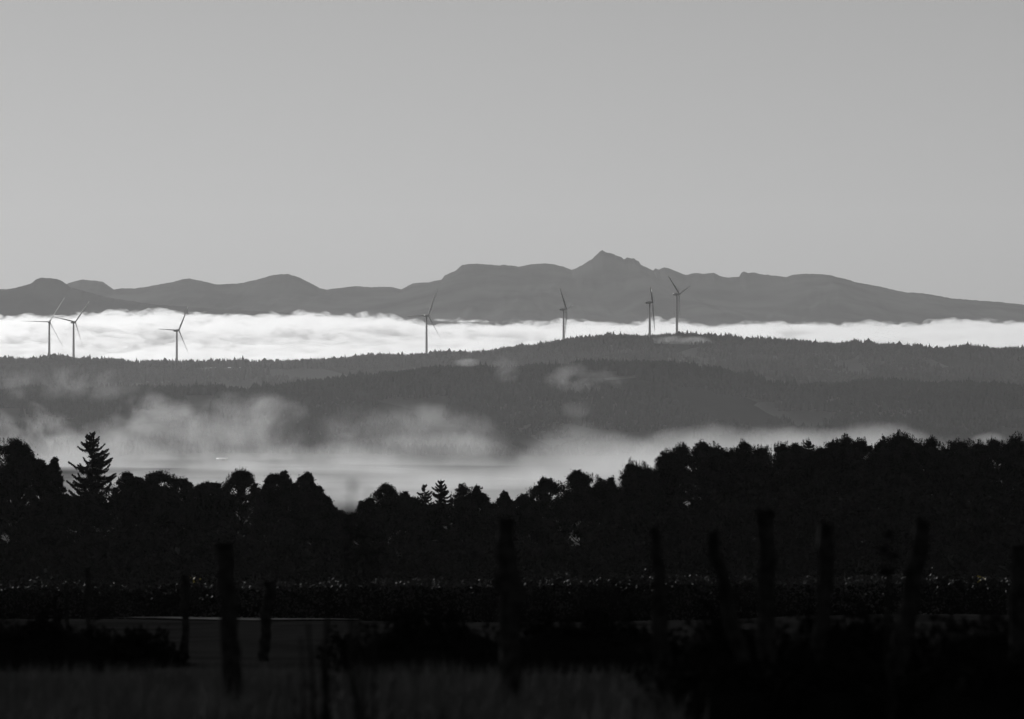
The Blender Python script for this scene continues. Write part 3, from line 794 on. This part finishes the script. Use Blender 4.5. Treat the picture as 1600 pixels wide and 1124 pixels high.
skyline = lerp_pts([(-60, 690), (60, 722), (100, 760), (190, 745), (300, 752), (345, 760), (375, 738), (480, 742), (545, 805), (600, 765), (700, 760), (790, 780), (850, 750), (940, 748), (985, 725), (1060, 700), (1150, 698), (1300, 690), (1400, 680), (1660, 684)])
rs = random.Random(4)
x = -20
while x < 1640:
    top = float(skyline(x)) + (rs.uniform(20, 36) if x < 960 else rs.uniform(14, 28))
    tree('b', x, min(top, 838) - 10, rs.uniform(88, 112), rs.uniform(385, 396), 'dark tree crown in the black wood just below the skyline crowns', 'second row of the dark wood', seed=3, low=0.04, dens=0.9, leaf=0.15, fine=3.0, crest=True, drop=0.9)
    x += rs.uniform(46, 62)
x = -10
while x < 1640:
    top = max(float(skyline(x)) + 92, rs.uniform(806, 842)) if x < 900 else float(skyline(x)) + rs.uniform(78, 110)
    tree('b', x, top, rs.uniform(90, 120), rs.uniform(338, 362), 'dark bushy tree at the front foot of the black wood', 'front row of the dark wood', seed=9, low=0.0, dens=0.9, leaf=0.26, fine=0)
    x += rs.uniform(55, 75)

# ------------------------------------------------------------------ hedge
def hedge():
    rng = np.random.default_rng(12)
    d0 = 139.0
    root = thing('hedge', (0, d0, g1(0, d0)), 'long trimmed hedge with glinting leaves below the dark wood', 'hedge')
    g0 = g1(0, d0)
    n = 70000
    X = rng.uniform(-22, 22, n)
    Y = d0 + rng.normal(0, 0.65, n)
    topz = np.interp(X / d0 * F + 800, [0, 100, 400, 600, 1000, 1600], [912, 914, 910, 908, 904, 902])
    hz = (EYE - topz) / F * d0
    gz = ground(X, X * 0 + d0)
    v = rng.uniform(0, 1, n) ** 0.8
    bump = 0.14 * fbm(X / 0.8, X * 0, 3, 3) + 0.16 * fbm(X / 3.5, X * 0 + 5, 6, 2)
    Z = gz + (hz + bump - gz) * v
    up = rng.random(n) < 0.03
    Z[up] += np.abs(rng.normal(0, 0.15, up.sum()))
    C = np.stack([X, Y - d0, Z - g0], -1)
    mb = MB(); mb.leaves(C, 0.06, rng, aspect=0.65)
    obj('foliage', mb.mesh('foliage'), M_HEDGE, root, kind='stuff')
    xs = np.linspace(-22, 22, 180); ring = []
    hz_ = (EYE - np.interp(xs / d0 * F + 800, [0, 100, 400, 600, 1000, 1600], [912, 914, 910, 908, 904, 902])) / F * d0; gz_ = ground(xs, xs * 0 + d0)
    for (yy, f) in [(-.62, -.05), (-.72, .35), (-.6, .68), (-.25, .86), (.25, .86), (.6, .68), (.72, .35), (.62, -.05)]:
        wob = fbm(xs / .5, xs * 0 + yy * 5 + f, 44, 3)
        ring.append(np.stack([xs, yy * (1 + .18 * wob), gz_ + (hz_ - gz_) * (f + .07 * wob) - g0], -1))
    obj('shade_core', np_mesh('shade_core', np.concatenate(ring), [grid_faces(8, 180)]), M_BRAMBLE, root, kind='stuff')  # unseen opaque body added to keep sun off the front leaves
    mb = MB()
    for i in range(90):
        x = rng.uniform(-22, 22); gz = g1(x, d0) - g0
        pts = limb_pts(rng, (x, rng.normal(0, .3), gz - .1), (x + rng.normal(0, .25), rng.normal(0, .4), gz + 1.3), 5, .06)
        mb.tube(pts, np.linspace(.03, .008, 5), 5)
    obj('stems', mb.mesh('stems'), M_BARK, root, kind='stuff')
hedge()

def shoot(px, top_y, base_y, d, nleaf, mat, label, seed):
    rng = np.random.default_rng(seed)
    x, _, z1 = P(px, top_y, d); z0 = (EYE - base_y) / F * d
    root = thing('hedge_shoot', (x, d, z0), label, 'shoot')
    h = z1 - z0
    mb = MB(); pts = limb_pts(rng, (0, 0, -.2), (rng.normal(0, .05), 0, h), 6, .03); mb.tube(pts, np.linspace(.012, .004, 6), 5)
    obj('stem', mb.mesh('stem'), M_BARK, root)
    for i in range(nleaf):
        m2 = MB(); t = 0.25 + .75 * i / nleaf
        c = np.array([[rng.normal(0, .09), rng.normal(0, .06), h * t]])
        m2.leaves(c, 0.06, rng, aspect=.55)
        obj('leaf', m2.mesh('leaf'), mat if i < nleaf * .75 else M_HEDGE, root)
shoot(303, 896, 916, 137.6, 13, M_YEL, 'shoot of yellow leaves sticking up from the left half of the hedge', 5)
shoot(889, 876, 912, 137.6, 14, M_HEDGE, 'tall thin leafy shoot rising above the middle of the hedge', 6)
shoot(1532, 896, 914, 137.6, 12, M_YEL, 'yellowish leafy shoot near the right end of the hedge', 7)

# ------------------------------------------------------------------ verge grass, brambles
def verge():
    rng = np.random.default_rng(31)
    n = 30000
    D = rng.uniform(22.5, 33.0, n); X = rng.uniform(-1, 1, n) * (0.1333 * D + 1.2)
    keep = (X / D * F + 800 < 1060 + 20 * rng.normal(size=n))
    D, X = D[keep], X[keep]; n = len(D)
    Z = ground(X, D)
    h = rng.uniform(0.06, 0.22, n) * (0.6 + 0.8 * vnoise(X / .7, D / .7, 3)); lean = rng.normal(0, .05, (n, 2))
    a = rng.uniform(0, np.pi, n); w = 0.006
    V = np.stack([np.stack([X - w * np.cos(a), D - w * np.sin(a), Z - .01], -1), np.stack([X + w * np.cos(a), D + w * np.sin(a), Z - .01], -1), np.stack([X + lean[:, 0], D + lean[:, 1], Z + h], -1)], 1)
    o = obj('verge_grass', np_mesh('verge_grass', V.reshape(-1, 3), [np.arange(3 * n).reshape(n, 3)]), M_GRASS, kind='stuff')
    o['label'] = 'short pale grass on the near verge at the bottom of the picture'; o['category'] = 'grass'
verge()

def bramble(px, d, w_px, top_y, label, seed):
    rng = np.random.default_rng(seed)
    x = P(px, 0, d)[0]; gz = g1(x, d); w = w_px / F * d; h = (EYE - top_y) / F * d - gz
    root = thing('bramble_bush', (x, d, gz), label, 'bush')
    st = MB(); lf = MB()
    nst = int(24 + w * 26)
    for i in range(nst):
        x0 = rng.uniform(-.5, .5) * w; env = (1 - abs(2 * x0 / w) ** 3)
        p1 = (x0 + rng.normal(0, .15), rng.normal(0, .25), h * env * rng.uniform(.55, 1.0) + .05)
        pts = limb_pts(rng, (x0 * .9, rng.normal(0, .12), -.05), p1, 6, .08)
        pts[-1, 2] -= rng.uniform(0, .1) * h
        st.tube(pts, np.linspace(.009, .003, 6), 4)
        m = int(75)
        t = rng.uniform(0.05, 1, m)
        c = np.stack([np.interp(t, np.linspace(0, 1, 6), pts[:, k]) for k in range(3)], 1) + rng.normal(0, .05, (m, 3))
        c[:, 2] = np.maximum(c[:, 2], 0.02)
        lf.leaves(c, .036, rng, aspect=.6)
    obj('stems', st.mesh('stems'), M_BARK, root, kind='stuff')
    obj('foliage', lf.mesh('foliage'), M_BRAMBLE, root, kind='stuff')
    th = np.linspace(0, math.pi, 40); rows = []
    for k_, sc_ in enumerate(np.linspace(0, 1, 9)):
        xx = -np.cos(th) * w * .46; prof_ = np.maximum(0, 1 - (2 * xx / w) ** 4) * h * .72 * (1 + .22 * fbm(xx / .25, xx * 0 + k_, seed, 3))
        yy = -0.42 + .84 * sc_
        rows.append(np.stack([xx, xx * 0 + yy, prof_ * max(0.0, 1 - (yy / .45) ** 4) - .03], -1))
    obj('shade_core', np_mesh('shade_core', np.concatenate(rows), [grid_faces(9, 40)]), M_BRAMBLE, root, kind='stuff')  # hidden solid lump added to keep the bramble dark inside
bramble(50, 39, 330, 962, 'low dark bramble at the left edge of the field', 1)
bramble(225, 42, 130, 992, 'low dark bramble left of the leftmost thick post', 2)
bramble(670, 38, 270, 955, 'low dark bramble left of the knotted post', 3)
bramble(925, 38, 300, 952, 'low dark bramble right of the knotted post', 4)
bramble(1140, 29.5, 210, 950, 'dark bramble behind the foot of the leaning post', 6)
bramble(1320, 29.5, 260, 945, 'dark bramble between the tallest post and the slanting post', 7)
bramble(1540, 29.5, 270, 948, 'dark bramble behind the post at the right edge', 8)
bramble(1130, 24.6, 170, 1035, 'dark bramble on the near verge below the leaning post', 10)
bramble(1310, 24.6, 230, 1030, 'dark bramble on the near verge below the notched post', 11)
bramble(1520, 24.6, 240, 1035, 'dark bramble in the bottom right corner', 12)

# ------------------------------------------------------------------ fences
def post_mesh(rng, p0, p1, w0, w1, knot=None, notch=False):
    n = 14
    pts = limb_pts(rng, p0, p1, n, 0.0)
    pts[:, 2] = np.linspace(p0[2], p1[2], n)
    pts[1:-1, 0] += rng.normal(0, .010, n - 2)
    sides = 9
    a = np.arange(sides)
    base = np.linspace(w0, w1, n) / 2
    R = base[:, None] * (1 + 0.08 * rng.normal(size=sides)[None, :] + 0.09 * rng.normal(size=(n, sides)))
    if knot:
        t = np.linspace(0, 1, n)
        R *= (1 + knot[1] * np.exp(-((t - knot[0]) / .10) ** 2))[:, None]
    if notch:
        R[-2:, :4] *= 0.55
    mb = MB(); mb.tube(pts, R, sides)
    return mb.mesh('post')

def make_fence(name, label, posts, wires, seed, ref_d):
    rng = np.random.default_rng(seed)
    root = thing(name, (0, ref_d, g1(0, ref_d)), label, 'fence')
    o = np.array(root.location)
    tops = {}
    for i, (xt, yt, xb, wt, wb, d, knot, notch, lab) in enumerate(posts):
        p1 = np.array(P(xt, yt, d)); xbw = P(xb, 0, d)[0]
        p0 = np.array([xbw, d, g1(xbw, d) - .08])
        po = obj('post', post_mesh(rng, p0 - o, p1 - o, wb / F * d, wt / F * d, knot, notch), M_POST, root, smooth=False)
        if lab: po['label'] = lab
        tops[i] = (p0, p1)
    for (i, fi, j, fj) in wires:
        a = tops[i][0] + (tops[i][1] - tops[i][0]) * fi; b = tops[j][0] + (tops[j][1] - tops[j][0]) * fj
        t = np.linspace(0, 1, 14)[:, None]
        pts = a + (b - a) * t; pts[:, 2] -= 0.05 * np.sin(t[:, 0] * np.pi); pts[:, 1] -= .07
        mb = MB(); mb.tube(pts - o, np.full(14, .0022), 4)
        for q in np.linspace(.05, .95, 13):
            c = a + (b - a) * q; c[2] -= 0.05 * math.sin(q * math.pi); c[1] -= .07
            mb.tube(np.array([c - o - [.008, 0, .018], c - o + [.008, 0, .018]]), [.0015, .0005], 3)
        obj('barbed_wire', mb.mesh('barbed_wire'), M_WIRE, root)

near_posts = [
 (350, 848, 366, 28, 34, 26.0, None, False, 'straight thick post at the left'),
 (788, 810, 802, 30, 36, 26.0, (.68, .42), True, 'tall knotted post with a bulge below its split top'),
 (1023, 825, 1046, 12, 40, 26.5, None, False, 'post tapering to a thin broken top'),
 (1113, 830, 1180, 18, 26, 27.0, None, False, 'thin post leaning to the left'),
 (1196, 795, 1202, 29, 29, 26.0, None, False, 'tallest straight square-topped post'),
 (1291, 818, 1276, 27, 22, 27.0, None, True, 'post with a notched head'),
 (1442, 811, 1395, 25, 36, 27.5, None, True, 'thick post slanting to the right'),
 (1592, 850, 1590, 24, 30, 27.0, None, False, 'post cut by the right edge of the frame'),
]
make_fence('wire_fence', 'near row of crooked blurred black fence posts with barbed wire', near_posts,
           [(0, .80, 1, .55), (0, .45, 1, .35), (1, .62, 2, .75), (1, .35, 2, .4), (2, .88, 3, .86), (3, .5, 4, .5), (4, .70, 5, .82), (4, .4, 5, .45), (5, .75, 6, .8), (6, .82, 7, .86), (6, .45, 7, .5)], 61, 26.0)
rngp = np.random.default_rng(62)
for (xt, yt, xb, wt, wb, d, lab) in [(104, 912, 104, 6, 7, 62, 'very thin stake at the far left in front of the hedge'), (137, 887, 138, 7, 8, 60, 'thin stake rising above the hedge at the left'),
                                     (290, 898, 288, 12, 13, 54, 'thin far post beside the yellow-leaved shoot'), (421, 908, 411, 17, 17, 46, 'short far post right of the straight thick post')]:
    p1 = np.array(P(xt, yt, d)); xw = P(xb, 0, d)[0]; p0 = np.array([xw, d, g1(xw, d)])
    o = obj('fence_post', post_mesh(rngp, (0, 0, -.08), p1 - p0, wb / F * d, wt / F * d), M_POST, group='far posts before the hedge', label=lab, category='post')
    o.location = p0

# ------------------------------------------------------------------ tall weeds close to the camera, out of focus
def weed(stems, d, label, seed, name='weed_stalk'):
    rng = np.random.default_rng(seed)
    x0 = P(stems[0][0], 0, d)[0]; z0 = g1(x0, d)
    root = thing(name, (x0, d, z0), label, 'weed')
    o = np.array([x0, d, z0])
    for (xb, xt, yt, r, head) in stems:
        p1 = np.array(P(xt, yt, d)) - o; p0 = np.array([P(xb, 0, d)[0] - x0, 0, -.03])
        pts = limb_pts(rng, p0, p1, 7, .012)
        mb = MB(); mb.tube(pts, np.linspace(r, r * .5, 7) * 1.4, 5)
        obj('stem', mb.mesh('stem'), M_BARK, root)
        if head:
            hm = MB(); n = 70
            v = rng.normal(size=(n, 3)); v /= np.linalg.norm(v, axis=1)[:, None]
            hm.leaves(pts[-1] + v * head * [1.2, 1, .8] * rng.uniform(.2, 1, (n, 1)), head * .4, rng)
            obj('seed_head', hm.mesh('seed_head'), M_BRAMBLE, root)
        lm = MB()
        t = rng.uniform(.1, .8, 14); c = np.stack([np.interp(t, np.linspace(0, 1, 7), pts[:, k]) for k in range(3)], 1) + rng.normal(0, .015, (14, 3))
        lm.leaves(c, .02, rng, aspect=.35)
        obj('leaves', lm.mesh('leaves'), M_BRAMBLE, root, kind='stuff')
weed([(570, 551, 758, .004, .013), (574, 558, 778, .003, 0), (568, 541, 784, .004, .010), (562, 520, 786, .003, .009), (580, 577, 772, .003, .010), (572, 566, 830, .006, .014), (576, 580, 860, .006, .016)], 12.0,
     'blurred tall weed with dark seed heads showing in the notch of the treeline', 1)
weed([(500, 482, 972, .012, 0), (505, 516, 925, .016, .02), (520, 500, 1010, .014, 0), (480, 470, 1000, .008, .012)], 22.0, 'forked dark stalks left of the tall weed', 2)
weed([(480, 452, 1056, .006, .01), (538, 522, 995, .006, 0), (556, 546, 950, .007, .012), (588, 592, 930, .006, .012), (606, 616, 1005, .005, 0), (640, 652, 1050, .005, .01), (700, 690, 1062, .004, 0)], 20.0, 'loose row of thin blurred weed stems on the near verge', 4)
weed([(1392, 1389, 836, .006, .03), (1394, 1380, 860, .005, .03), (1390, 1398, 870, .005, .03), (1391, 1385, 895, .006, .035)], 24.0, 'bushy thistle standing between the notched post and the slanting post', 3)

# ------------------------------------------------------------------ haze
mb = MB(); mb.box((0, 13500, 195), (9000, 14100, 448)); 
hz = obj('haze', mb.mesh('haze'), mat_volume('haze_air', 1.9e-5, 0.3), kind='stuff')
hz['label'] = 'even morning haze filling the air over the valley'; hz['category'] = 'haze'
